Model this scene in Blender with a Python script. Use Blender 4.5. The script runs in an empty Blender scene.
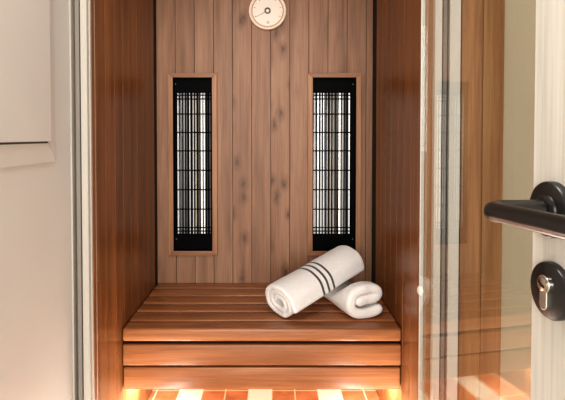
import bpy, bmesh, math, random
from mathutils import Vector, Matrix, noise
random.seed(7)
PI = math.pi
C = bpy.context.scene.collection
sc = bpy.context.scene
sc.view_settings.view_transform = 'Standard'
sc.view_settings.look = 'Medium High Contrast'
sc.view_settings.exposure = -.38

# ------------------------------------------------------------------ camera
F, CX, CY, PITCH, ZC = 470.0, 273.0, 147.5, math.radians(1.4), 1.14
cam = bpy.data.cameras.new('camera'); co = bpy.data.objects.new('camera', cam); C.objects.link(co)
co.location = (0, 0, ZC); co.rotation_euler = (PI/2 - PITCH, 0, 0)
cam.sensor_width = 36; cam.lens = F/565*36
cam.shift_x = (282.5-CX)/565; cam.shift_y = -(200-CY)/565
cam.clip_start = 0.02
sc.camera = co

def at(px, py, D):
    """world point seen at a photo pixel, at distance D in front of the camera"""
    u = (px-CX)/F; v = -(py-CY)/F
    d = Vector((u, math.cos(PITCH)+v*math.sin(PITCH), -math.sin(PITCH)+v*math.cos(PITCH)))
    d *= D/d.y
    return Vector((d.x, D, ZC+d.z))

# ------------------------------------------------------------------ materials
def new_mat(name):
    m = bpy.data.materials.new(name); m.use_nodes = True
    nt = m.node_tree; b = nt.nodes['Principled BSDF']
    return m, nt, b
def N(nt, t, **kw):
    n = nt.nodes.new(t)
    for k, v in kw.items():
        if k.startswith('i_'):
            key = k[2:]; key = int(key) if key.isdigit() else key.replace('_', ' ')
            n.inputs[key].default_value = v
        else: setattr(n, k, v)
    return n
def lin(c):
    f = lambda x: x/12.92 if x <= .04045 else ((x+.055)/1.055)**2.4
    return tuple(f(x/255) for x in c)+(1,)
def ramp(nt, stops):
    r = nt.nodes.new('ShaderNodeValToRGB'); e = r.color_ramp.elements
    while len(e) < len(stops): e.new(.5)
    for i, (p, c) in enumerate(stops): e[i].position = p; e[i].color = c
    return r
def plain(name, col, rough=.5, metal=0, spec=.5, bump=0, bscale=200, var=0):
    m, nt, b = new_mat(name)
    b.inputs['Roughness'].default_value = rough; b.inputs['Metallic'].default_value = metal
    b.inputs['Specular IOR Level'].default_value = spec
    tc = N(nt, 'ShaderNodeTexCoord')
    ns = N(nt, 'ShaderNodeTexNoise', i_Scale=6.0, i_Detail=4.0); nt.links.new(tc.outputs['Object'], ns.inputs['Vector'])
    c = lin(col); d = tuple(x*(1-var) for x in c[:3])+(1,)
    r = ramp(nt, [(.35, d), (.65, c)]); nt.links.new(ns.outputs['Fac'], r.inputs['Fac'])
    nt.links.new(r.outputs['Color'], b.inputs['Base Color'])
    if bump:
        n2 = N(nt, 'ShaderNodeTexNoise', i_Scale=float(bscale), i_Detail=3.0); nt.links.new(tc.outputs['Object'], n2.inputs['Vector'])
        bp = N(nt, 'ShaderNodeBump', i_Strength=bump, i_Distance=.002); nt.links.new(n2.outputs['Fac'], bp.inputs['Height'])
        nt.links.new(bp.outputs['Normal'], b.inputs['Normal'])
    return m
def wood(name, dark, mid, light, axis='z', rough=.42, knots=False, tone=.35, spec=.35, fine=1.0, stretch=1.3):
    """board wood: grain along axis, shifted and tinted per board by the 'board' colour attribute"""
    m, nt, b = new_mat(name); L = nt.links.new
    tc = N(nt, 'ShaderNodeTexCoord'); at_ = N(nt, 'ShaderNodeAttribute', attribute_name='board')
    sep = N(nt, 'ShaderNodeSeparateColor'); L(at_.outputs['Color'], sep.inputs['Color'])
    off = N(nt, 'ShaderNodeVectorMath', operation='SCALE'); off.inputs['Scale'].default_value = 13.0
    L(at_.outputs['Color'], off.inputs[0])
    add = N(nt, 'ShaderNodeVectorMath', operation='ADD'); L(tc.outputs['Object'], add.inputs[0]); L(off.outputs[0], add.inputs[1])
    s = {'x': (stretch, 22, 22), 'y': (22, stretch, 22), 'z': (22, 22, stretch)}[axis]
    s2 = {'x': (6, 260, 260), 'y': (260, 6, 260), 'z': (260, 260, 6)}[axis]
    mp = N(nt, 'ShaderNodeMapping'); mp.inputs['Scale'].default_value = s; L(add.outputs[0], mp.inputs['Vector'])
    mp2 = N(nt, 'ShaderNodeMapping'); mp2.inputs['Scale'].default_value = s2; L(add.outputs[0], mp2.inputs['Vector'])
    n1 = N(nt, 'ShaderNodeTexNoise', i_Scale=1.0, i_Detail=5.0, i_Roughness=.6, i_Distortion=.7); L(mp.outputs[0], n1.inputs['Vector'])
    n2 = N(nt, 'ShaderNodeTexNoise', i_Scale=1.0, i_Detail=3.0); L(mp2.outputs[0], n2.inputs['Vector'])
    mx = N(nt, 'ShaderNodeMath', operation='MULTIPLY_ADD'); mx.inputs[1].default_value = .45*fine
    sub = N(nt, 'ShaderNodeMath', operation='SUBTRACT'); sub.inputs[1].default_value = .5; L(n2.outputs['Fac'], sub.inputs[0])
    L(sub.outputs[0], mx.inputs[0]); L(n1.outputs['Fac'], mx.inputs[2])
    r = ramp(nt, [(.25, lin(dark)), (.5, lin(mid)), (.75, lin(light))]); L(mx.outputs[0], r.inputs['Fac'])
    # board tint
    mr = N(nt, 'ShaderNodeMapRange'); mr.inputs['To Min'].default_value = 1-tone; mr.inputs['To Max'].default_value = 1+tone*.7
    L(sep.outputs['Red'], mr.inputs['Value'])
    mul = N(nt, 'ShaderNodeVectorMath', operation='SCALE'); L(r.outputs['Color'], mul.inputs[0]); L(mr.outputs[0], mul.inputs['Scale'])
    col = mul.outputs[0]
    if knots:
        sx = N(nt, 'ShaderNodeSeparateXYZ'); L(add.outputs[0], sx.inputs[0]); cb = N(nt, 'ShaderNodeCombineXYZ')
        L(sx.outputs['X'], cb.inputs['X']); L(sx.outputs['Z'], cb.inputs['Y'])
        mk = N(nt, 'ShaderNodeMapping'); mk.inputs['Scale'].default_value = (11, 6, 0); L(cb.outputs[0], mk.inputs['Vector'])
        wob = N(nt, 'ShaderNodeTexNoise', i_Scale=3.0); L(mk.outputs[0], wob.inputs['Vector'])
        wa = N(nt, 'ShaderNodeMixRGB', blend_type='ADD', i_Fac=.25); L(mk.outputs[0], wa.inputs[1]); L(wob.outputs['Color'], wa.inputs[2])
        vo = N(nt, 'ShaderNodeTexVoronoi', i_Scale=1.0, voronoi_dimensions='2D'); L(wa.outputs[0], vo.inputs['Vector'])
        kr = ramp(nt, [(.04, (.95, .95, .95, 1)), (.13, (.45, .45, .45, 1)), (.32, (0, 0, 0, 1))]); L(vo.outputs['Distance'], kr.inputs['Fac'])
        km = N(nt, 'ShaderNodeMath', operation='MULTIPLY'); L(kr.outputs['Color'], km.inputs[0]); L(sep.outputs['Green'], km.inputs[1])
        mk2 = N(nt, 'ShaderNodeMixRGB', blend_type='MIX'); L(km.outputs[0], mk2.inputs['Fac']); L(col, mk2.inputs[1])
        mk2.inputs[2].default_value = tuple(x*.6 for x in lin(dark)[:3])+(1,)
        col = mk2.outputs[0]
    L(col, b.inputs['Base Color'])
    b.inputs['Roughness'].default_value = rough; b.inputs['Specular IOR Level'].default_value = spec
    bp = N(nt, 'ShaderNodeBump', i_Strength=.12, i_Distance=.002); L(mx.outputs[0], bp.inputs['Height']); L(bp.outputs['Normal'], b.inputs['Normal'])
    return m

M = {}
M['back'] = wood('cabin_wood_back', (120, 86, 64), (146, 108, 82), (166, 128, 100), 'z', .5, knots=True, tone=.18)
M['side'] = wood('cabin_wood_side', (98, 57, 29), (130, 80, 41), (160, 102, 56), 'z', .30, tone=.2, spec=.5)
M['bench'] = wood('bench_wood', (120, 74, 44), (153, 98, 61), (180, 122, 80), 'x', .33, tone=.16, spec=.45)
M['frame_v'] = wood('heater_frame_wood', (134, 92, 64), (160, 116, 84), (182, 138, 104), 'z', .45, tone=.1)
M['frame_h'] = wood('heater_frame_wood_across', (126, 84, 58), (152, 108, 78), (174, 130, 98), 'x', .45, tone=.1)
M['panel'] = wood('wall_panel_wood', (128, 84, 48), (160, 112, 70), (186, 138, 92), 'z', .4, tone=.12, stretch=1.0)
M['backing'] = plain('dark_gap', (34, 20, 12), .9)
M['white'] = plain('white_paint', (214, 207, 199), .45, bump=.03, bscale=90, var=.03)
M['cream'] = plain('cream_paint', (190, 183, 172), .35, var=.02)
M['cream_lit'] = plain('cream_paint_lit', (228, 220, 207), .35, var=.02)  # copy of the cream paint, lightened to make the right jamb look better lit
M['grey'] = plain('grey_profile', (136, 128, 120), .4, var=.03)
M['seal_shade'] = plain('dark_seal_and_shade', (70, 62, 54), .7)  # jamb seals, and the painted shadow line on the panelled door
M['wallp'] = plain('beige_wall_paint', (192, 176, 148), .8, bump=.05, bscale=120, var=.04)
M['black'] = plain('black_enamel', (4, 4, 5), .6, spec=.06)
M['blackm'] = plain('satin_black_metal', (30, 27, 25), .30, metal=0, spec=.6, bump=.02, bscale=400)
M['steel'] = plain('nickel_cylinder', (210, 205, 198), .22, metal=1)
M['keyhole'] = plain('keyhole_dark', (20, 18, 16), .6)
M['brass'] = plain('brass_core', (196, 182, 162), .25, metal=1)
M['screw'] = plain('screw_metal', (120, 118, 115), .35, metal=1)
M['dial'] = plain('dial_face', (240, 226, 210), .55, var=.03)
M['rim'] = wood('dial_rim_wood', (230, 206, 180), (240, 218, 194), (246, 228, 208), 'x', .4, tone=0)
M['ring'] = plain('dial_ring', (190, 142, 120), .5)
M['mark'] = plain('dial_mark', (96, 78, 66), .6)
M['clip'] = plain('clear_white_clip', (235, 228, 215), .3)
M['stone'] = plain('pale_stone_floor', (226, 214, 198), .45, var=.08)
M['ceil'] = plain('cabin_ceiling', (120, 78, 48), .6)
M['tubeq'] = plain('heater_tube', (214, 196, 172), .3, spec=.6)

# reflector: ribbed metal, its bright reflections painted as vertical streaks that also glow
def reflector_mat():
    m, nt, b = new_mat('reflector_painted_shine'); L = nt.links.new
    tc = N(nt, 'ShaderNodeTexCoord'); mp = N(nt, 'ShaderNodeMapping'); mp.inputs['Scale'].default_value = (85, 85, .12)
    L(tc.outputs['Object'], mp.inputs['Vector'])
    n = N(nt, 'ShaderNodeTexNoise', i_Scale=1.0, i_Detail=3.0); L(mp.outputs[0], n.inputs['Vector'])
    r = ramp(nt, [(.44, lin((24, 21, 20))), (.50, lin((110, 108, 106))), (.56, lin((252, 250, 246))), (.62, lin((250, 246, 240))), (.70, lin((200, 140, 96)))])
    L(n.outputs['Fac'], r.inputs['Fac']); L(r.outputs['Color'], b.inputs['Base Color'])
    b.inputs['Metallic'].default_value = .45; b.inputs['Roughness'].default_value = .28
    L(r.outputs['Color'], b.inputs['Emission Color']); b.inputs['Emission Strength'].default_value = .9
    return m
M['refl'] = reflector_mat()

def door_wood():
    m, nt, b = new_mat('pale_grained_door'); L = nt.links.new
    tc = N(nt, 'ShaderNodeTexCoord'); mp = N(nt, 'ShaderNodeMapping'); mp.inputs['Scale'].default_value = (90, 90, 2.2)
    L(tc.outputs['Object'], mp.inputs['Vector'])
    n = N(nt, 'ShaderNodeTexNoise', i_Scale=1.0, i_Detail=6.0, i_Roughness=.65); L(mp.outputs[0], n.inputs['Vector'])
    r = ramp(nt, [(.28, lin((194, 187, 174))), (.5, lin((217, 211, 199))), (.72, lin((230, 225, 215)))])
    L(n.outputs['Fac'], r.inputs['Fac']); L(r.outputs['Color'], b.inputs['Base Color'])
    b.inputs['Roughness'].default_value = .5; b.inputs['Specular IOR Level'].default_value = .3
    bp = N(nt, 'ShaderNodeBump', i_Strength=.08, i_Distance=.001); L(n.outputs['Fac'], bp.inputs['Height']); L(bp.outputs['Normal'], b.inputs['Normal'])
    return m
M['door'] = door_wood()

def glass_mat(name, edge=False):
    m, nt, b = new_mat(name); L = nt.links.new
    nt.nodes.remove(b); out = [n for n in nt.nodes if n.type == 'OUTPUT_MATERIAL'][0]
    fr = N(nt, 'ShaderNodeFresnel')
    ge = N(nt, 'ShaderNodeNewGeometry'); io = N(nt, 'ShaderNodeMapRange'); io.inputs['To Min'].default_value = 2.2; io.inputs['To Max'].default_value = 1/2.2
    L(ge.outputs['Backfacing'], io.inputs['Value']); L(io.outputs[0], fr.inputs['IOR'])
    tr = N(nt, 'ShaderNodeBsdfTransparent'); tr.inputs['Color'].default_value = (.965, .975, .965, 1)
    gl = N(nt, 'ShaderNodeBsdfGlossy'); gl.inputs['Roughness'].default_value = 0.0
    mx = N(nt, 'ShaderNodeMixShader'); L(fr.outputs[0], mx.inputs[0]); L(tr.outputs[0], mx.inputs[1]); L(gl.outputs[0], mx.inputs[2])
    L(mx.outputs[0], out.inputs['Surface'])
    return m
M['glass'] = glass_mat('clear_glass')
M['glass_edge'] = plain('polished_glass_edge', (236, 232, 222), .2, spec=.6)

def tile_mat():
    m, nt, b = new_mat('floor_tiles'); L = nt.links.new
    P, X0, R = .1027, -.057-.1027*.5, .2054
    tc = N(nt, 'ShaderNodeTexCoord'); sp = N(nt, 'ShaderNodeSeparateXYZ'); L(tc.outputs['Object'], sp.inputs[0])
    def math_(op, a, bb=None, c=None):
        n = N(nt, 'ShaderNodeMath', operation=op)
        for i, v in enumerate((a, bb, c)):
            if v is None: continue
            if isinstance(v, (int, float)): n.inputs[i].default_value = v
            else: L(v, n.inputs[i])
        return n.outputs[0]
    xs = math_('DIVIDE', math_('SUBTRACT', sp.outputs['X'], X0), P)
    ys = math_('DIVIDE', math_('SUBTRACT', sp.outputs['Y'], 2.078), R)
    cx = math_('FLOOR', xs); cy = math_('FLOOR', ys)
    fx = math_('SUBTRACT', xs, cx); fy = math_('SUBTRACT', ys, cy)
    white = math_('LESS_THAN', math_('FLOORED_MODULO', cx, 3.0), .5)
    ex = math_('MINIMUM', fx, math_('SUBTRACT', 1.0, fx)); ey = math_('MINIMUM', fy, math_('SUBTRACT', 1.0, fy))
    gx = math_('LESS_THAN', ex, .03); gy = math_('LESS_THAN', ey, .016)
    g = math_('MULTIPLY', math_('MAXIMUM', gx, gy), math_('SUBTRACT', 1.0, white))
    ns = N(nt, 'ShaderNodeTexNoise', i_Scale=14.0, i_Detail=5.0); L(tc.outputs['Object'], ns.inputs['Vector'])
    r = ramp(nt, [(.3, lin((176, 98, 58))), (.7, lin((208, 130, 84)))]); L(ns.outputs['Fac'], r.inputs['Fac'])
    m1 = N(nt, 'ShaderNodeMixRGB'); L(white, m1.inputs[0]); L(r.outputs['Color'], m1.inputs[1]); m1.inputs[2].default_value = lin((236, 222, 196))
    m2 = N(nt, 'ShaderNodeMixRGB'); L(g, m2.inputs[0]); L(m1.outputs[0], m2.inputs[1]); m2.inputs[2].default_value = lin((226, 196, 160))
    L(m2.outputs[0], b.inputs['Base Color']); b.inputs['Roughness'].default_value = .65; b.inputs['Specular IOR Level'].default_value = .15
    bp = N(nt, 'ShaderNodeBump', i_Strength=.3, i_Distance=.002, invert=True); L(g, bp.inputs['Height']); L(bp.outputs['Normal'], b.inputs['Normal'])
    return m
M['tile'] = tile_mat()

def towel_mat(name, stripes):
    m, nt, b = new_mat(name); L = nt.links.new
    tc = N(nt, 'ShaderNodeTexCoord'); n = N(nt, 'ShaderNodeTexNoise', i_Scale=420.0, i_Detail=2.0); L(tc.outputs['Object'], n.inputs['Vector'])
    n3 = N(nt, 'ShaderNodeTexNoise', i_Scale=60.0, i_Detail=3.0); L(tc.outputs['Object'], n3.inputs['Vector'])
    r = ramp(nt, [(.3, lin((220, 215, 209))), (.7, lin((243, 239, 234)))]); L(n.outputs['Fac'], r.inputs['Fac'])
    col = r.outputs['Color']
    if stripes:
        sp = N(nt, 'ShaderNodeSeparateXYZ'); L(tc.outputs['Object'], sp.inputs[0])
        acc = None
        for (c0, w) in stripes:
            cmp_ = N(nt, 'ShaderNodeMath', operation='COMPARE'); L(sp.outputs['Y'], cmp_.inputs[0]); cmp_.inputs[1].default_value = c0; cmp_.inputs[2].default_value = w
            if acc is None: acc = cmp_.outputs[0]
            else:
                a = N(nt, 'ShaderNodeMath', operation='MAXIMUM'); L(acc, a.inputs[0]); L(cmp_.outputs[0], a.inputs[1]); acc = a.outputs[0]
        mx = N(nt, 'ShaderNodeMixRGB'); L(acc, mx.inputs[0]); L(col, mx.inputs[1]); mx.inputs[2].default_value = lin((74, 70, 70)); col = mx.outputs[0]
    L(col, b.inputs['Base Color']); b.inputs['Roughness'].default_value = .95; b.inputs['Specular IOR Level'].default_value = .1
    b.inputs['Sheen Weight'].default_value = .25
    ad = N(nt, 'ShaderNodeMath', operation='MULTIPLY_ADD'); ad.inputs[1].default_value = .8; L(n.outputs['Fac'], ad.inputs[0]); L(n3.outputs['Fac'], ad.inputs[2])
    bp = N(nt, 'ShaderNodeBump', i_Strength=.6, i_Distance=.004); L(ad.outputs[0], bp.inputs['Height']); L(bp.outputs['Normal'], b.inputs['Normal'])
    return m

# ------------------------------------------------------------------ mesh helpers
class MB:
    def __init__(self):
        self.bm = bmesh.new(); self.cl = self.bm.loops.layers.float_color.new('board')
    def _tone(self, faces, tone):
        if tone is None: tone = (random.random(), 0, random.random())
        for f in faces:
            for l in f.loops: l[self.cl] = (tone[0], tone[1], tone[2], 1)
    def box(self, x0, x1, y0, y1, z0, z1, bev=0, tone=None, seg=2, mi=0):
        vs = [self.bm.verts.new(p) for p in ((x0,y0,z0),(x1,y0,z0),(x1,y1,z0),(x0,y1,z0),(x0,y0,z1),(x1,y0,z1),(x1,y1,z1),(x0,y1,z1))]
        fs = [self.bm.faces.new([vs[i] for i in q]) for q in ((3,2,1,0),(4,5,6,7),(0,1,5,4),(1,2,6,5),(2,3,7,6),(3,0,4,7))]
        for f in fs: f.material_index = mi
        if bev:
            es = list({e for f in fs for e in f.edges})
            rr = bmesh.ops.bevel(self.bm, geom=es, offset=bev, segments=seg, affect='EDGES', profile=.5)
            fs = [f for f in self.bm.faces if any(v in set(rr['verts']) for v in f.verts)] if False else list({f for v in rr['verts'] for f in v.link_faces})
            for f in fs: f.material_index = mi
        self._tone(fs, tone)
        return self
    def poly(self, pts, ext, tone=None):
        """flat polygon pts extruded by vector ext"""
        e = Vector(ext); a = [self.bm.verts.new(p) for p in pts]; b = [self.bm.verts.new(Vector(p)+e) for p in pts]
        fs = [self.bm.faces.new(a[::-1]), self.bm.faces.new(b)]
        n = len(pts)
        for i in range(n): fs.append(self.bm.faces.new((a[i], a[(i+1)%n], b[(i+1)%n], b[i])))
        self._tone(fs, tone); return self
    def tube(self, pts, r, n=16, tone=None, caps=True):
        pts = [Vector(p) for p in pts]; rs = r if isinstance(r, (list, tuple)) else [r]*len(pts)
        rings = []; up = None
        for i, p in enumerate(pts):
            t = (pts[min(i+1, len(pts)-1)]-pts[max(i-1, 0)]).normalized()
            if up is None: up = t.orthogonal().normalized()
            up = (up - t*up.dot(t)).normalized(); s = t.cross(up)
            rings.append([self.bm.verts.new(p+(up*math.cos(2*PI*k/n)+s*math.sin(2*PI*k/n))*rs[i]) for k in range(n)])
        fs = []
        for a, b in zip(rings, rings[1:]):
            for k in range(n): fs.append(self.bm.faces.new((a[k], a[(k+1)%n], b[(k+1)%n], b[k])))
        if caps: fs += [self.bm.faces.new(rings[0][::-1]), self.bm.faces.new(rings[-1])]
        self._tone(fs, tone); return self
    def lathe(self, o, ax, prof, n=48, tone=None):
        """profile (distance along ax, radius) turned about ax through o"""
        o = Vector(o); ax = Vector(ax).normalized(); u = ax.orthogonal().normalized(); w = ax.cross(u); rings = []; fs = []
        for (h, r) in prof:
            if r < 1e-6: rings.append([self.bm.verts.new(o+ax*h)])
            else: rings.append([self.bm.verts.new(o+ax*h+(u*math.cos(2*PI*k/n)+w*math.sin(2*PI*k/n))*r) for k in range(n)])
        for a, b in zip(rings, rings[1:]):
            for k in range(n):
                q = [a[k%len(a)], a[(k+1)%len(a)], b[(k+1)%len(b)], b[k%len(b)]]
                q2 = []
                for v in q:
                    if v not in q2: q2.append(v)
                if len(q2) > 2: fs.append(self.bm.faces.new(q2))
        self._tone(fs, tone); return self
    def build(self, name, mats, parent=None, smooth=False, world=None):
        bmesh.ops.recalc_face_normals(self.bm, faces=self.bm.faces)
        me = bpy.data.meshes.new(name)
        if world is not None: self.bm.transform(world.inverted())
        elif parent is not None and parent.type == 'EMPTY': self.bm.transform(Matrix.Translation(-ROOT[parent.name]))
        elif parent is not None and parent.name in ROOT: self.bm.transform(Matrix.Translation(-ROOT[parent.name]))
        self.bm.to_mesh(me); self.bm.free()
        for mt in (mats if isinstance(mats, list) else [mats]): me.materials.append(mt)
        if smooth:
            for p in me.polygons: p.use_smooth = True
            if smooth != 'all': me.set_sharp_from_angle(angle=math.radians(35))
        o = bpy.data.objects.new(name, me); C.objects.link(o)
        if parent is not None:
            o.parent = parent
            if parent.name in ROOT: ROOT[o.name] = ROOT[parent.name]
        return o
ROOT = {}
def thing(name, label, cat, loc, group=None, kind=None):
    o = bpy.data.objects.new(name, None); C.objects.link(o); o.location = loc; o.empty_display_size = .05
    o['label'] = label; o['category'] = cat
    if group: o['group'] = group
    if kind: o['kind'] = kind
    ROOT[o.name] = Vector(loc); return o
def struct(o, label=None, cat=None):
    o['kind'] = 'structure'
    if label: o['label'] = label
    if cat: o['category'] = cat
    return o

# ------------------------------------------------------------------ key dimensions
XL, XR = -.5395, .4605            # cabin side walls
YB = 2.186                        # cabin back wall
YF = 1.40                         # front edge of the cabin
ZT = 2.02                         # cabin ceiling
def bx(px): return (px-CX)/F*YB   # x on the back wall
def bz(py): return at(273, py, YB).z

# ------------------------------------------------------------------ setting
struct(MB().box(XL-.04, XR+.04, 1.398, 2.6, -.03, 0).build('floor', M['tile']), 'cabin floor of terracotta and cream tiles under the bench', 'floor')
struct(MB().box(-2.2, 2.2, -4.2, 1.397, -.03, 0).build('floor', M['stone']), 'pale floor in front of the cabin', 'floor')

# back wall boards, cut out around the two heaters
holes = []
for (a, b) in ((173.2, 213.4), (311.8, 356.2)):
    holes.append((bx(a), bx(b), bz(250), bz(77.6)))
mb = MB(); edges = [157+19*k for k in range(-1, 12)]; edges = [bx(e-.3) for e in edges]; edges[0] = XL-.02
edges = [e for e in edges if e < XR-.02]+[bx(366), XR+.02]
tones = {5: (.5, 1.0, .3), 7: (.62, 1.0, .8), 0: (.45, .5, .1), 10: (.4, .3, .5)}
def slab(mb, x0, x1, z0, z1, y0, y1, tone):
    cuts = [(h[0], h[1], h[2], h[3]) for h in holes if h[0] < x1-1e-4 and h[1] > x0+1e-4]
    if not cuts: mb.box(x0, x1, y0, y1, z0, z1, 0, tone); return
    xs = sorted({x0, x1, *[min(max(c[0], x0), x1) for c in cuts], *[min(max(c[1], x0), x1) for c in cuts]})
    for a, b in zip(xs, xs[1:]):
        mid = (a+b)/2; hh = [c for c in cuts if c[0] < mid < c[1]]
        if hh:
            mb.box(a, b, y0, y1, z0, hh[0][2], 0, tone); mb.box(a, b, y0, y1, hh[0][3], z1, 0, tone)
        else: mb.box(a, b, y0, y1, z0, z1, 0, tone)
for i, (a, b) in enumerate(zip(edges, edges[1:])):
    t = tones.get(i, (random.uniform(.25, .8), random.choice((0, 0, .25)), random.random()))
    slab(mb, a+.0012, b-.0012, 0, ZT, YB, YB+.015, t)
n0 = len(mb.bm.faces)
slab(mb, XL-.02, XR+.02, 0, ZT, YB+.015, YB+.024, (.5, 0, .5))
mb.bm.faces.ensure_lookup_table()
for f in mb.bm.faces[n0:]: f.material_index = 1
struct(mb.build('wall_back', [M['back'], M['backing']]), 'back wall of vertical brown boards in the cabin', 'wall')

# side walls of the cabin
def side_wall(name, x, s, y0, label):
    mb = MB(); ys = [y0, y0+.028]; p = .088
    while ys[-1]+p < YB-.02: ys.append(ys[-1]+p)
    ys.append(YB-.001)
    for a, b in zip(ys, ys[1:]):
        mb.box(min(x, x+s*.015), max(x, x+s*.015), a+.0012, b-.0012, 0, ZT, .0015, None, 1)
    n0 = len(mb.bm.faces)
    mb.box(min(x+s*.015, x+s*.03), max(x+s*.015, x+s*.03), y0+.001, YB+.024, 0, ZT)
    mb.bm.faces.ensure_lookup_table()
    for f in mb.bm.faces[n0:]: f.material_index = 1
    return struct(mb.build(name, [M['side'], M['backing']]), label, 'wall')
side_wall('wall_left', XL, -1, YF, 'left side wall of vertical boards in the cabin')
side_wall('wall_right', XR, 1, 1.452, 'right side wall of vertical boards in the cabin')
struct(MB().box(XL-.03, XR+.03, YF, YB+.024, ZT, ZT+.03).build('ceiling', M['ceil']), 'wooden ceiling of the cabin', 'ceiling')

# jambs
def jamb(name, prof, y1, label):
    mb = MB()
    for (x0, x1, y0, mi) in prof: mb.box(x0, x1, y0, y1, 0, 2.2, .0015, (.5, 0, .5), 1, mi)
    return struct(mb.build(name, [M['cream'] if name == 'trim_1' else M['cream_lit'], M['grey'], M['seal_shade']]), label, 'door frame')
def jx(px, y): return at(px, 200, y).x
P = lambda px: jx(px, YF)
jamb('trim_1', [(P(76.5), P(79), 1.395, 2), (P(79), P(83.3), 1.38, 1), (P(83.3), P(84.6), 1.392, 2), (P(84.6), P(91), 1.378, 0), (P(91), P(92.4), 1.392, 0)], 1.45,
     'cream and grey ribbed door jamb left of the cabin opening')
Y2 = 1.43
Q = lambda px: jx(px, Y2)
jamb('trim_2', [(Q(430.5), Q(437.5), 1.40, 0), (Q(437.5), Q(439), 1.42, 2), (Q(439), Q(443), 1.405, 1), (Q(443), Q(445), 1.42, 2), (Q(445), Q(455.5), 1.40, 0), (Q(455.5), Q(459.5), 1.425, 2)], 1.47,
     'cream and grey ribbed door jamb seen through the glass door')
struct(MB().box(XR+.001, Q(430.4), 1.42, 1.452, 0, ZT, .001, (.55, 0, .3), 1).build('trim_3', M['panel']), 'narrow wooden edge strip of the cabin right wall', 'trim')
mb = MB()
for a, b in ((459.5, 481), (481, 502)):
    mb.box(Q(a)+.0006, Q(b)-.0006, 1.425, 1.45, 0, 2.2, .001, (.6 if a < 470 else .05, 0, random.random()), 1)
struct(mb.build('trim_4', M['panel']), 'tall brown wood panel behind the glass door', 'wall panel')
struct(MB().box(Q(502)+.0005, 2.2, 1.432, 1.50, 0, 2.6).build('wall_front_right', M['wallp']), 'beige painted wall behind the glass door', 'wall')
struct(MB().box(-2.2, P(76.3), 1.40, 1.50, 0, 2.6).build('wall_front_left', M['wallp']), 'painted wall behind the white panelled door', 'wall')
struct(MB().box(P(76.3), Q(502), 1.44, 1.50, 2.2, 2.6).build('wall_front_top', M['wallp']), 'painted wall above the cabin opening', 'wall')

# ------------------------------------------------------------------ white panelled door (left)
DX = -.591
d1 = thing('door_1', 'white panelled door standing open left of the cabin', 'door', (DX, 1.38, 0), kind='structure')
mb = MB(); yf = at(76, 200, 1.4).y - .018
mb.box(DX-.04, DX, .42, 1.375, .01, 2.1, .002)
mb.build('door_leaf', M['white'], d1)
mb = MB()
mb.box(DX-.02, DX+.004, 1.372, 1.392, .01, 2.1, .001)
mb.build('edge_strip', M['cream'], d1)
# raised field: bevelled border sloping up to a flat field with a thin lip
zb0 = at(53, 161.4, DX*F/(53-CX)).z; zb1 = at(48, 142.3, DX*F/(48-CX)).z
yo = DX*F/(53.5-CX); yi = (DX+.012)*F/(48.5-CX)
mb = MB(); a = .004; y_n = .50; zt = 1.98
o = [(DX, yo, zb0), (DX, y_n, zb0), (DX, y_n, zt), (DX, yo, zt)]
o1 = [(DX+.005, y, z) for (_, y, z) in o]
i_ = [(DX+.012, yi, zb1-.002), (DX+.012, y_n+.05, zb1-.002), (DX+.012, y_n+.05, zt-.05), (DX+.012, yi, zt-.05)]
V = [[mb.bm.verts.new(p) for p in L_] for L_ in (o, o1, i_)]
fs = []
for A, B in zip(V, V[1:]):
    for k in range(4): fs.append(mb.bm.faces.new((A[k], A[(k+1)%4], B[(k+1)%4], B[k])))
mb._tone(fs, (.5, 0, .5)); mb.build('panel_moulding', M['white'], d1)
mb = MB(); mb.box(DX+.001, DX+.020, y_n+.05, yi, zb1+.003, zt-.05, .002); mb.build('raised_panel', M['white'], d1)
mb = MB(); mb.box(DX+.001, DX+.0135, y_n+.05, yi-.008, zb1-.002, zb1+.003); mb.build('panel_shadow_line', M['seal_shade'], d1)  # dark strip standing in for the shadow under the raised panel

# ------------------------------------------------------------------ glass door
TH = math.radians(6.2); gh = Vector((.3149*1.175, 1.175, 0)); gd = Vector((math.sin(TH), -math.cos(TH), 0)); gn = Vector((-math.cos(TH), -math.sin(TH), 0))
g = thing('door_2', 'clear frameless glass door standing open at the right of the cabin', 'glass door', gh, kind='structure')
W_, T_ = .62, .008
def gp(t, n, z): return gh+gd*t+gn*n+Vector((0, 0, z))
mb = MB(); mb.poly([gp(0, 0, .02), gp(W_, 0, .02), gp(W_, -T_, .02), gp(0, -T_, .02)], (0, 0, 2.0)); mb.build('glass_pane', M['glass'], g)
mb = MB(); mb.poly([gp(-.003, .0006, .02), gp(-.0004, .0006, .02), gp(-.0004, -T_-.0006, .02), gp(-.003, -T_-.0006, .02)], (0, 0, 2.0)); mb.build('glass_edge', M['glass_edge'], g)
mb = MB(); mb.poly([gp(.0, .006, 0), gp(.09, .006, 0), gp(.09, -T_-.006, 0), gp(.0, -T_-.006, 0)], (0, 0, .05)); mb.build('pivot_block', M['steel'], g)
zc = at(421, 290, 1.175).z
mb = MB(); mb.lathe(gp(.004, .0, zc), gn, [(-.002, 0), (-.002, .012), (.003, .012), (.006, .008), (.007, 0)], 20); mb.build('bumper', M['clip'], g, smooth=True)

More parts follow.
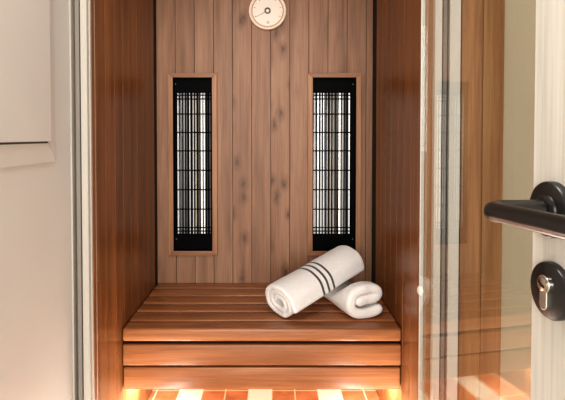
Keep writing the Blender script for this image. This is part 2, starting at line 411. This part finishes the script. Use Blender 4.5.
# ------------------------------------------------------------------ pale door with lever handle (right foreground)
dn = Vector((-.9966, -.083, 0)); dt = Vector((-.083, .9966, 0)); up = Vector((0, 0, 1))
rose0 = Vector((.2620, .436, 0)); zr = at(548, 209.5, .436).z; ze = at(546, 290, .436).z
edge_t = .0325
d3 = thing('door_3', 'pale wood-grain door with black lever handle at the right edge', 'door', rose0+dt*edge_t, kind='structure')
def dp(t, n, z): return rose0+dt*t+dn*n+up*z
Wm = Matrix((( dt.x, dn.x, 0, 0), (dt.y, dn.y, 0, 0), (0, 0, 1, 0), (0, 0, 0, 1)))
mb = MB(); mb.box(-.80+edge_t, edge_t, -.04, 0, .01, 2.05, .0018, (.5, 0, .5))
mb.bm.transform(Matrix.Translation(rose0) @ Wm); mb.build('door_leaf', M['door'], d3)
# lever
h = dp(0, 0, zr)
mb = MB(); mb.lathe(h, dn, [(0, 0), (0, .0262), (.0065, .0262), (.008, .0252), (.0085, .024), (.0085, .0145), (.0105, .014), (.0115, .0125), (.0115, 0)], 64)
rose = mb.build('handle_rose', M['blackm'], d3, smooth=True); rose['label'] = 'round black rose of the lever handle'
mb = MB(); pts = [h+dn*.0115, h+dn*.03, h+dn*.052]
R0 = .011
for k in range(1, 9):
    a = PI/2*k/8; pts.append(h+dn*(.052+R0*math.sin(a))-dt*(R0-R0*math.cos(a)))
pts += [h+dn*.063-dt*x+up*x*.035 for x in (.02, .05, .09, .118)]
mb.tube(pts, [.0095]*3+[.0092]*8+[.0086]*4, 24)
lev = mb.build('lever', M['blackm'], rose, smooth=True)
sub = lev.modifiers.new('s', 'BEVEL'); sub.width = .003; sub.segments = 3; sub.limit_method = 'ANGLE'; sub.angle_limit = math.radians(60)
e = dp(-.0015, 0, ze)
mb = MB(); mb.lathe(e, dn, [(0, 0), (0, .0266), (.0050, .0266), (.0064, .0258), (.0070, .0245), (.0070, 0)], 64)
esc = mb.build('lock_plate', M['blackm'], d3, smooth=True); esc['label'] = 'round black lock plate below the lever'
# euro profile: circle over a rounded tab
c0 = dp(-.0015, .0070, ze+.0065); prof = []
rc, rt, ln = .0085, .005, .0235
a0 = math.asin(rt/rc)
for k in range(25):
    a = -PI/2+a0+(2*PI-2*a0)*k/24; prof.append((rc*math.cos(a), rc*math.sin(a)))
for k in range(9):
    a = PI+PI*k/8; prof.append((rt*math.cos(a), -ln+rt*.8+rt*math.sin(a)))
mb = MB(); mb.poly([c0+dt*u+up*v-dn*.003 for (u, v) in prof], dn*.0075)
cyl = mb.build('lock_cylinder', M['steel'], esc); cyl['label'] = 'nickel lock cylinder with a keyhole'
bv = cyl.modifiers.new('b', 'BEVEL'); bv.width = .0008; bv.segments = 2
mb = MB(); mb.lathe(c0+dn*.0045, dn, [(0, 0), (0, .0066), (.0012, .0066), (.0016, .006), (.0016, 0)], 32); mb.build('cylinder_core', M['brass'], esc, smooth=True)
mb = MB()
q = c0+dn*.0062; ca, sa = math.cos(.5), math.sin(.5)
mb.poly([q+dt*(u*ca-v*sa)+up*(u*sa+v*ca) for (u, v) in ((-.0046, -.0010), (-.001, -.0016), (.0046, -.0010), (.0046, .0010), (.001, .0006), (-.0046, .0012))], dn*.0004)
mb.build('keyhole', M['keyhole'], esc)

# ------------------------------------------------------------------ bench
SEAT = at(273, 329, 1.657).z
bench = thing('sauna_bench', 'slatted brown wooden bench spanning the cabin under the heaters', 'bench', (0, 1.93, SEAT-.25))
x0, x1 = XL+.0025, XR-.0025
fronts = [1.741, 1.832, 1.921, 2.013, 2.112]
for i, y in enumerate(fronts):
    yb = (fronts[i+1] if i+1 < len(fronts) else YB-.001)-.014
    if i+1 == len(fronts): yb = YB-.004
    MB().box(x0, x1, y, yb, SEAT-.028, SEAT, .004, (random.uniform(.3, .7), 0, random.random()), 3).build('slat', M['bench'], bench, smooth=True)
MB().box(x0, x1, 1.657, 1.727, SEAT-.046, SEAT, .008, (.6, 0, .4), 4).build('front_slat', M['bench'], bench, smooth=True)
za = lambda py: at(273, py, 1.661).z
MB().box(x0, x1, 1.661, 1.683, za(365.8), za(345.2), .004, (.5, 0, .7), 3).build('front_board', M['bench'], bench, smooth=True)
MB().box(x0+.001, x1-.002, 1.663, 1.685, za(390), za(368), .004, (.42, 0, .2), 3).build('front_board', M['bench'], bench, smooth=True)
MB().box(XL, XR, 1.6851, 1.689, za(388), SEAT-.047).build('gap_shade_board', M['backing'], bench)  # dark board added to shade the gaps and block the lamps behind
for xx in (XL-.0005, -.04, XR-.0395):
    MB().box(xx, xx+.04, 1.69, YB-.004, SEAT-.075, SEAT-.028, .002).build('bearer', M['bench'], bench)
for xx in (XL+.03, XR-.07):
    MB().box(xx, xx+.04, 1.69, 1.71, za(388), SEAT-.075, .002).build('bracket', M['bench'], bench)

# ------------------------------------------------------------------ heaters
def make_heater(px0, px1, label, nb, shift):
    X0, X1 = bx(px0), bx(px1); Z0, Z1 = bz(255), bz(73.2)
    fw = bx(5)-bx(0); fw_z = .0215
    t = thing('infrared_heater', label, 'heater', ((X0+X1)/2, YB, Z0), group='infrared heaters in the back wall')
    xi0, xi1, zi0, zi1 = X0+fw, X1-fw, Z0+fw_z, Z1-fw_z
    fr = []
    yf, yb = YB-.014, YB-.0004
    # mitred frame
    O = [(X0, Z0), (X1, Z0), (X1, Z1), (X0, Z1)]; I = [(xi0, zi0), (xi1, zi0), (xi1, zi1), (xi0, zi1)]
    for k in range(4):
        a, b = k, (k+1) % 4
        mb = MB(); mb.poly([(O[a][0], yf, O[a][1]), (O[b][0], yf, O[b][1]), (I[b][0], yf, I[b][1]), (I[a][0], yf, I[a][1])], (0, yb-yf, 0), (random.uniform(.4, .7), 0, random.random()))
        ob = mb.build('frame_strip', M['frame_h'] if k in (0, 2) else M['frame_v'], t)
        bv = ob.modifiers.new('b', 'BEVEL'); bv.width = .0016; bv.segments = 2
    # black housing open to the front
    dpt = .075; ys = YB-.010; ye = YB+dpt; w = .003
    mb = MB()
    mb.box(xi0, xi0+w, ys, ye, zi0, zi1); mb.box(xi1-w, xi1, ys, ye, zi0, zi1)
    mb.box(xi0, xi1, ys, ye, zi0, zi0+w); mb.box(xi0, xi1, ys, ye, zi1-w, zi1); mb.box(xi0, xi1, ye-w, ye, zi0, zi1)
    mb.build('housing', M['black'], t)
    # black cover plates above and below the guard
    yg = YB+.012
    zt0 = bz(91)-.004; zb0 = bz(236)+.004
    bars0, bars1 = xi0+(.012 if shift else .004), xi1-(.004 if shift else .022)
    mb = MB(); mb.box(xi0+w, xi1-w, yg, yg+.004, zt0, zi1-w); mb.box(xi0+w, xi1-w, yg, yg+.004, zi0+w, zb0)
    if shift: mb.box(xi0+w, bars0, yg, yg+.004, zb0, zt0)
    else: mb.box(bars1, xi1-w, yg, yg+.004, zb0, zt0)
    mb.build('cover_plate', M['black'], t)
    # guard: upright wires and cross bars
    gset = MB(); gset.box(bars0, bars1, yg-.001, yg+.003, zt0-.004, zt0+.004); gset.box(bars0, bars1, yg-.001, yg+.003, zb0-.004, zb0+.004)
    for q in (bars0, bars1): gset.box(q-.0015, q+.0015, yg-.001, yg+.003, zb0-.003, zt0+.003)
    grd = gset.build('guard', M['black'], t)
    for k in range(nb+1):
        x = bars0+(bars1-bars0)*k/nb
        MB().tube([(x, yg, zb0-.003), (x, yg, zt0+.003)], .0031, 8).build('upright_wire', M['black'], grd, smooth='all')
    for py in (94.6, 98.4, 113.5, 132, 150.5, 170, 189.5, 209, 227.5, 231):
        z = bz(py)-.002
        MB().tube([(bars0-.003, yg-.0035, z), (bars1+.003, yg-.0035, z)], .0028, 8).build('cross_bar', M['black'], grd, smooth='all')
    # ribbed curved reflector
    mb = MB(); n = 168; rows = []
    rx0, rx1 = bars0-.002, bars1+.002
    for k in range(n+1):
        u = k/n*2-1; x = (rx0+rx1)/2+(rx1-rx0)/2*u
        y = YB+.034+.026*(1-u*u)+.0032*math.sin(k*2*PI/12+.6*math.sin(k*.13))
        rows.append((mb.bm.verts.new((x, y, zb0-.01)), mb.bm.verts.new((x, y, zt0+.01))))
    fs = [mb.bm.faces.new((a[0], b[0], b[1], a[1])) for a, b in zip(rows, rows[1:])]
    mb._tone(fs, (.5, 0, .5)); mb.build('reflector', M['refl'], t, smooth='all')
    xm = (bars0+bars1)/2
    MB().tube([(xm+.004, YB+.036, zb0-.008), (xm+.004, YB+.036, zt0+.008)], .007, 16).build('heating_tube', M['tubeq'], t, smooth=True)
    for (sx, sz) in ((xi0+.008 if shift else xi1-.010, zi1-.028), (xi0+.008 if shift else xi1-.010, zi0+.050)):
        MB().lathe((sx, yg+.0005, sz), (0, -1, 0), [(0, .0032), (.0012, .003), (.002, .0018), (.002, 0)], 12).build('screw', M['screw'], t, smooth=True)
    return t
make_heater(168.6, 217.4, 'tall black infrared heater with wooden frame, left of the dial', 12, True)
make_heater(307.6, 360.6, 'tall black infrared heater with wooden frame, above the towels', 12, False)

# ------------------------------------------------------------------ dial thermometer
tc_ = at(267.6, 11.6, YB); r_ = 18.6/F*YB
th = thing('dial_thermometer', 'round pale wooden dial thermometer on the back wall between the heaters', 'thermometer', tc_)
ax = (0, -1, 0); k_ = r_/18.6
MB().lathe(tc_, ax, [(-.002, 0), (-.002, r_*.1), (.0003, r_*.1), (.0003, r_*.97), (.012, r_), (.018, r_*.985), (.020, r_*.95), (.0195, r_*.90), (.017, r_*.865), (.012, r_*.86), (.012, 0)], 72).build('rim', M['rim'], th, smooth=True)
MB().lathe(tc_, ax, [(.0122, r_*.80), (.0145, r_*.80), (.0145, r_*.86), (.0122, r_*.86), (.0122, r_*.80)], 72).build('inner_ring', M['ring'], th)
face = MB().lathe(tc_, ax, [(.0123, 0), (.0123, r_*.81), (.0135, r_*.81), (.0135, 0)], 72).build('dial_face', M['dial'], th)
mb = MB(); yq = tc_.y-.0136
for k in range(13):
    a = math.radians(-30+240*k/12) ; big = k % 2 == 0
    a = math.radians(-24+228*k/12)
    d = Vector((math.cos(a), 0, math.sin(a))); s = Vector((-math.sin(a), 0, math.cos(a)))*(.0011 if big else .0006)
    r0, r1 = r_*(.66 if big else .70), r_*.75
    c = Vector((tc_.x, yq, tc_.z)); mb.poly([c+d*r0-s, c+d*r1-s, c+d*r1+s, c+d*r0+s], (0, -.0003, 0))
mb.build('scale_marks', M['mark'], face)
mb = MB(); c = Vector((tc_.x+.001, yq, tc_.z-r_*.61)); u = .0042
for dx in (-.0045, -.0005, .0035): mb.box(c.x+dx, c.x+dx+.0012, yq-.0003, yq, c.z-.0065, c.z+.0065)
for dz in (-.0065, -.0005, .0053): mb.box(c.x-.0005, c.x+.0047, yq-.0003, yq, c.z+dz, c.z+dz+.0012)
mb.build('printed_mark', M['mark'], face)
mb = MB(); a = math.radians(208); d = Vector((math.cos(a), 0, math.sin(a))); s = Vector((-math.sin(a), 0, math.cos(a)))
c = Vector((tc_.x, tc_.y-.0150, tc_.z)); mb.poly([c-s*.0013, c+d*r_*.74-s*.0005, c+d*r_*.74+s*.0005, c+s*.0013], (0, -.0006, 0)); mb.build('needle', M['mark'], th)
MB().lathe(tc_, ax, [(.0134, 0), (.0134, r_*.165), (.018, r_*.165), (.0186, r_*.15), (.0186, r_*.10), (.0165, r_*.095), (.0165, 0)], 32).build('hub', plain('hub_bronze', (84, 70, 58), .4), th, smooth=True)
MB().lathe(tc_, ax, [(.0164, 0), (.0164, r_*.088), (.018, r_*.08), (.019, r_*.03), (.019, 0)], 24).build('hub_cap', M['dial'], th, smooth=True)

# ------------------------------------------------------------------ towels
def catmull(pts, n):
    pts = [Vector((p[0], p[1], 0)) for p in pts]; pts = [pts[0]*2-pts[1]]+pts+[pts[-1]*2-pts[-2]]; out = []
    for i in range(1, len(pts)-2):
        p0, p1, p2, p3 = pts[i-1:i+3]
        for k in range(n):
            t = k/n; out.append(.5*((2*p1)+(-p0+p2)*t+(2*p0-5*p1+4*p2-p3)*t*t+(-p0+3*p1-3*p2+p3)*t**3))
    out.append(pts[-2]); return out
def towel(name, label, line, thick, length, origin, direction, mat, squash, roll=0, seed=0, bend=0):
    """a folded towel: a thick ribbon following 'line' in cross-section, swept along its axis (local Y)"""
    cl = catmull(line, 7); n = len(cl); L_, R_ = [], []
    prof = []
    for i, p in enumerate(cl):
        t = (cl[min(i+1, n-1)]-cl[max(i-1, 0)]).normalized(); nn = Vector((-t.y, t.x, 0))
        L_.append((p, nn, t)); 
    segs = 46
    def ring(h, grow):
        pts = []
        th = thick/2-grow
        for (p, nn, t) in L_: pts.append(p+nn*th)
        p, nn, t = L_[-1]
        for k in range(1, 6):
            a = PI/2-PI*k/6; pts.append(p+(nn*math.sin(a)+t*math.cos(a))*th)
        for (p, nn, t) in reversed(L_): pts.append(p-nn*th)
        p, nn, t = L_[0]
        for k in range(1, 6):
            a = -PI/2+PI*k/6; pts.append(p+(nn*math.sin(a)-t*math.cos(a))*th)
        return pts
    bm = bmesh.new(); rings = []
    rnd = thick*.42
    hs = [(0, rnd)]
    for k in range(1, 6):
        a = PI/2*k/5; hs.append((rnd*(1-math.cos(a)), rnd*(1-math.sin(a))))
    m_ = [(rnd+(length-2*rnd)*k/segs, 0) for k in range(1, segs)]
    hs2 = hs+m_+[(length-x, g_) for (x, g_) in reversed(hs)]
    for (h_, g_) in hs2:
        r = ring(h_, g_); rr = []
        for q in r:
            v = Vector((q.x, h_, q.y))
            # soft cloth unevenness: the layers end at slightly different lengths
            f = noise.noise(Vector((q.x*22+seed, q.y*22, seed*3.1)))*.006
            e_ = max(0, 1-min(h_, length-h_)/.05)
            v.y += f*e_*(1 if h_ < length/2 else -1)
            s = 1+.035*noise.noise(Vector((q.x*9+seed*5, h_*9, q.y*9)))
            v.x *= s; v.z *= s
            v.z += bend*((h_/length-.5)**2)
            rr.append(bm.verts.new(v))
        rings.append(rr)
    nn_ = len(rings[0])
    for a, b in zip(rings, rings[1:]):
        for k in range(nn_): bm.faces.new((a[k], a[(k+1) % nn_], b[(k+1) % nn_], b[k]))
    # end caps as strips across the ribbon
    def cap(r, flip):
        m = n; A = r[:m]; capA = r[m:m+5]; B = r[m+5:m+5+m]; capB = r[m+5+m:]
        Br = B[::-1]
        for i in range(m-1):
            q = (A[i], A[i+1], Br[i+1], Br[i]); bm.faces.new(q if flip else q[::-1])
        q = [A[m-1]]+capA+[Br[m-1]]; bm.faces.new(q if flip else q[::-1])
        q = [Br[0]]+capB+[A[0]]; bm.faces.new(q if flip else q[::-1])
    cap(rings[0], False); cap(rings[-1], True)
    for v in bm.verts: v.co.z = squash(v.co)
    bmesh.ops.recalc_face_normals(bm, faces=bm.faces)
    me = bpy.data.meshes.new(name); bm.to_mesh(me); bm.free(); me.materials.append(mat)
    for p in me.polygons: p.use_smooth = True
    o = bpy.data.objects.new(name, me); C.objects.link(o)
    d = Vector(direction).normalized(); x = d.cross(Vector((0, 0, 1))).normalized(); z = x.cross(d)
    Mx = Matrix((x, d, z)).transposed().to_4x4() @ Matrix.Rotation(roll, 4, 'Y')
    Mx.translation = Vector(origin); o.matrix_world = Mx
    o['label'] = label; o['category'] = 'towel'; o['group'] = 'rolled towels on the bench'
    return o
# lower towel: bottom layer ends in a lobe at the right, the top layer folds back in above it
lineB = [(-.018, .003), (.006, .006), (.035, .009), (.054, .018), (.050, .035), (.028, .043), (-.005, .044), (-.036, .034), (-.053, .006), (-.048, -.024), (-.025, -.041), (.010, -.044), (.035, -.041), (.056, -.034)]
pB = Vector((.346, 1.735, SEAT+.0665)); dB = Vector((-.10, .28, 0))
towel('rolled_towel', 'plain white rolled towel lying underneath the striped one', [(x*1.07, y*1.03) for x, y in lineB], .0385, .31, pB, dB, towel_mat('white_terry', None), lambda v: v.z-max(0, v.z+.03)*.64*min(1, max(0, v.y-.05)/.09), seed=2.3)
lineA = []
for k in range(22):
    a = math.radians(150-k*42); r = .019+.047*k/21; lineA.append((r*math.cos(a)*1.15, r*math.sin(a)*.92))
pA = at(280, 301.5, 1.755); eA = at(347, 261, 2.0)
towel('rolled_towel', 'white rolled towel with three dark stripes leaning on the other towel', [(x*1.05, y*1.05) for x, y in lineA], .0225, (eA-pA).length+.02, pA-(eA-pA).normalized()*.01, eA-pA, towel_mat('white_terry_striped', [(.158, .0055), (.187, .0055), (.216, .0055)]), lambda v: v.z, seed=5.1)

# ------------------------------------------------------------------ light
w = bpy.data.worlds.new('world'); sc.world = w; w.use_nodes = True
bg = w.node_tree.nodes['Background']; bg.inputs['Color'].default_value = (1.0, .96, .92, 1); bg.inputs['Strength'].default_value = .5
def area(name, loc, target, sx, sy, power, col):
    l = bpy.data.lights.new(name, 'AREA'); l.shape = 'RECTANGLE'; l.size = sx; l.size_y = sy; l.energy = power; l.color = col
    o = bpy.data.objects.new(name, l); C.objects.link(o); o.location = loc
    o.rotation_euler = (Vector(target)-Vector(loc)).to_track_quat('-Z', 'Y').to_euler(); return o
area('window_light', (-.3, -3.4, 1.7), (0, 2.0, 1.0), 2.4, 1.5, 190, (1, .975, .95))
area('low_fill_light', (.3, -3.6, .8), (0, 2, .7), 2.6, .8, 60, (1, .96, .92))  # unseen low fill, added to brighten the lower parts
area('overhead_fill', (-.12, .35, 2.45), (-.12, .36, 0), .7, .7, 26, (1, .96, .91))  # unseen fill from above, added to brighten the doors and front floor
# warm strip lamps under the seat behind the front boards, and a small lamp at each end
area('bench_strip_lamp', (-.04, 1.72, .262), (-.04, 1.45, .0), .80, .03, 4, (1, .92, .80))
area('bench_strip_lamp', (-.04, 1.95, .33), (-.04, 1.95, .0), .80, .03, 2.2, (1, .92, .80))
area('bench_end_lamp', (XL+.06, 1.80, .23), (XL, 1.78, .12), .05, .05, 6, (1, .97, .95))
area('bench_end_lamp', (XR-.06, 1.80, .23), (XR, 1.78, .12), .05, .05, 6, (1, .97, .95))
# unseen warm fill added low down to brighten both side walls
for sx, wx in ((1, XL), (-1, XR)):
    area('wall_foot_fill', (wx+sx*.10, 1.50, .05), (wx, 1.46, .20), .22, .03, 4.2, (1, .96, .90))
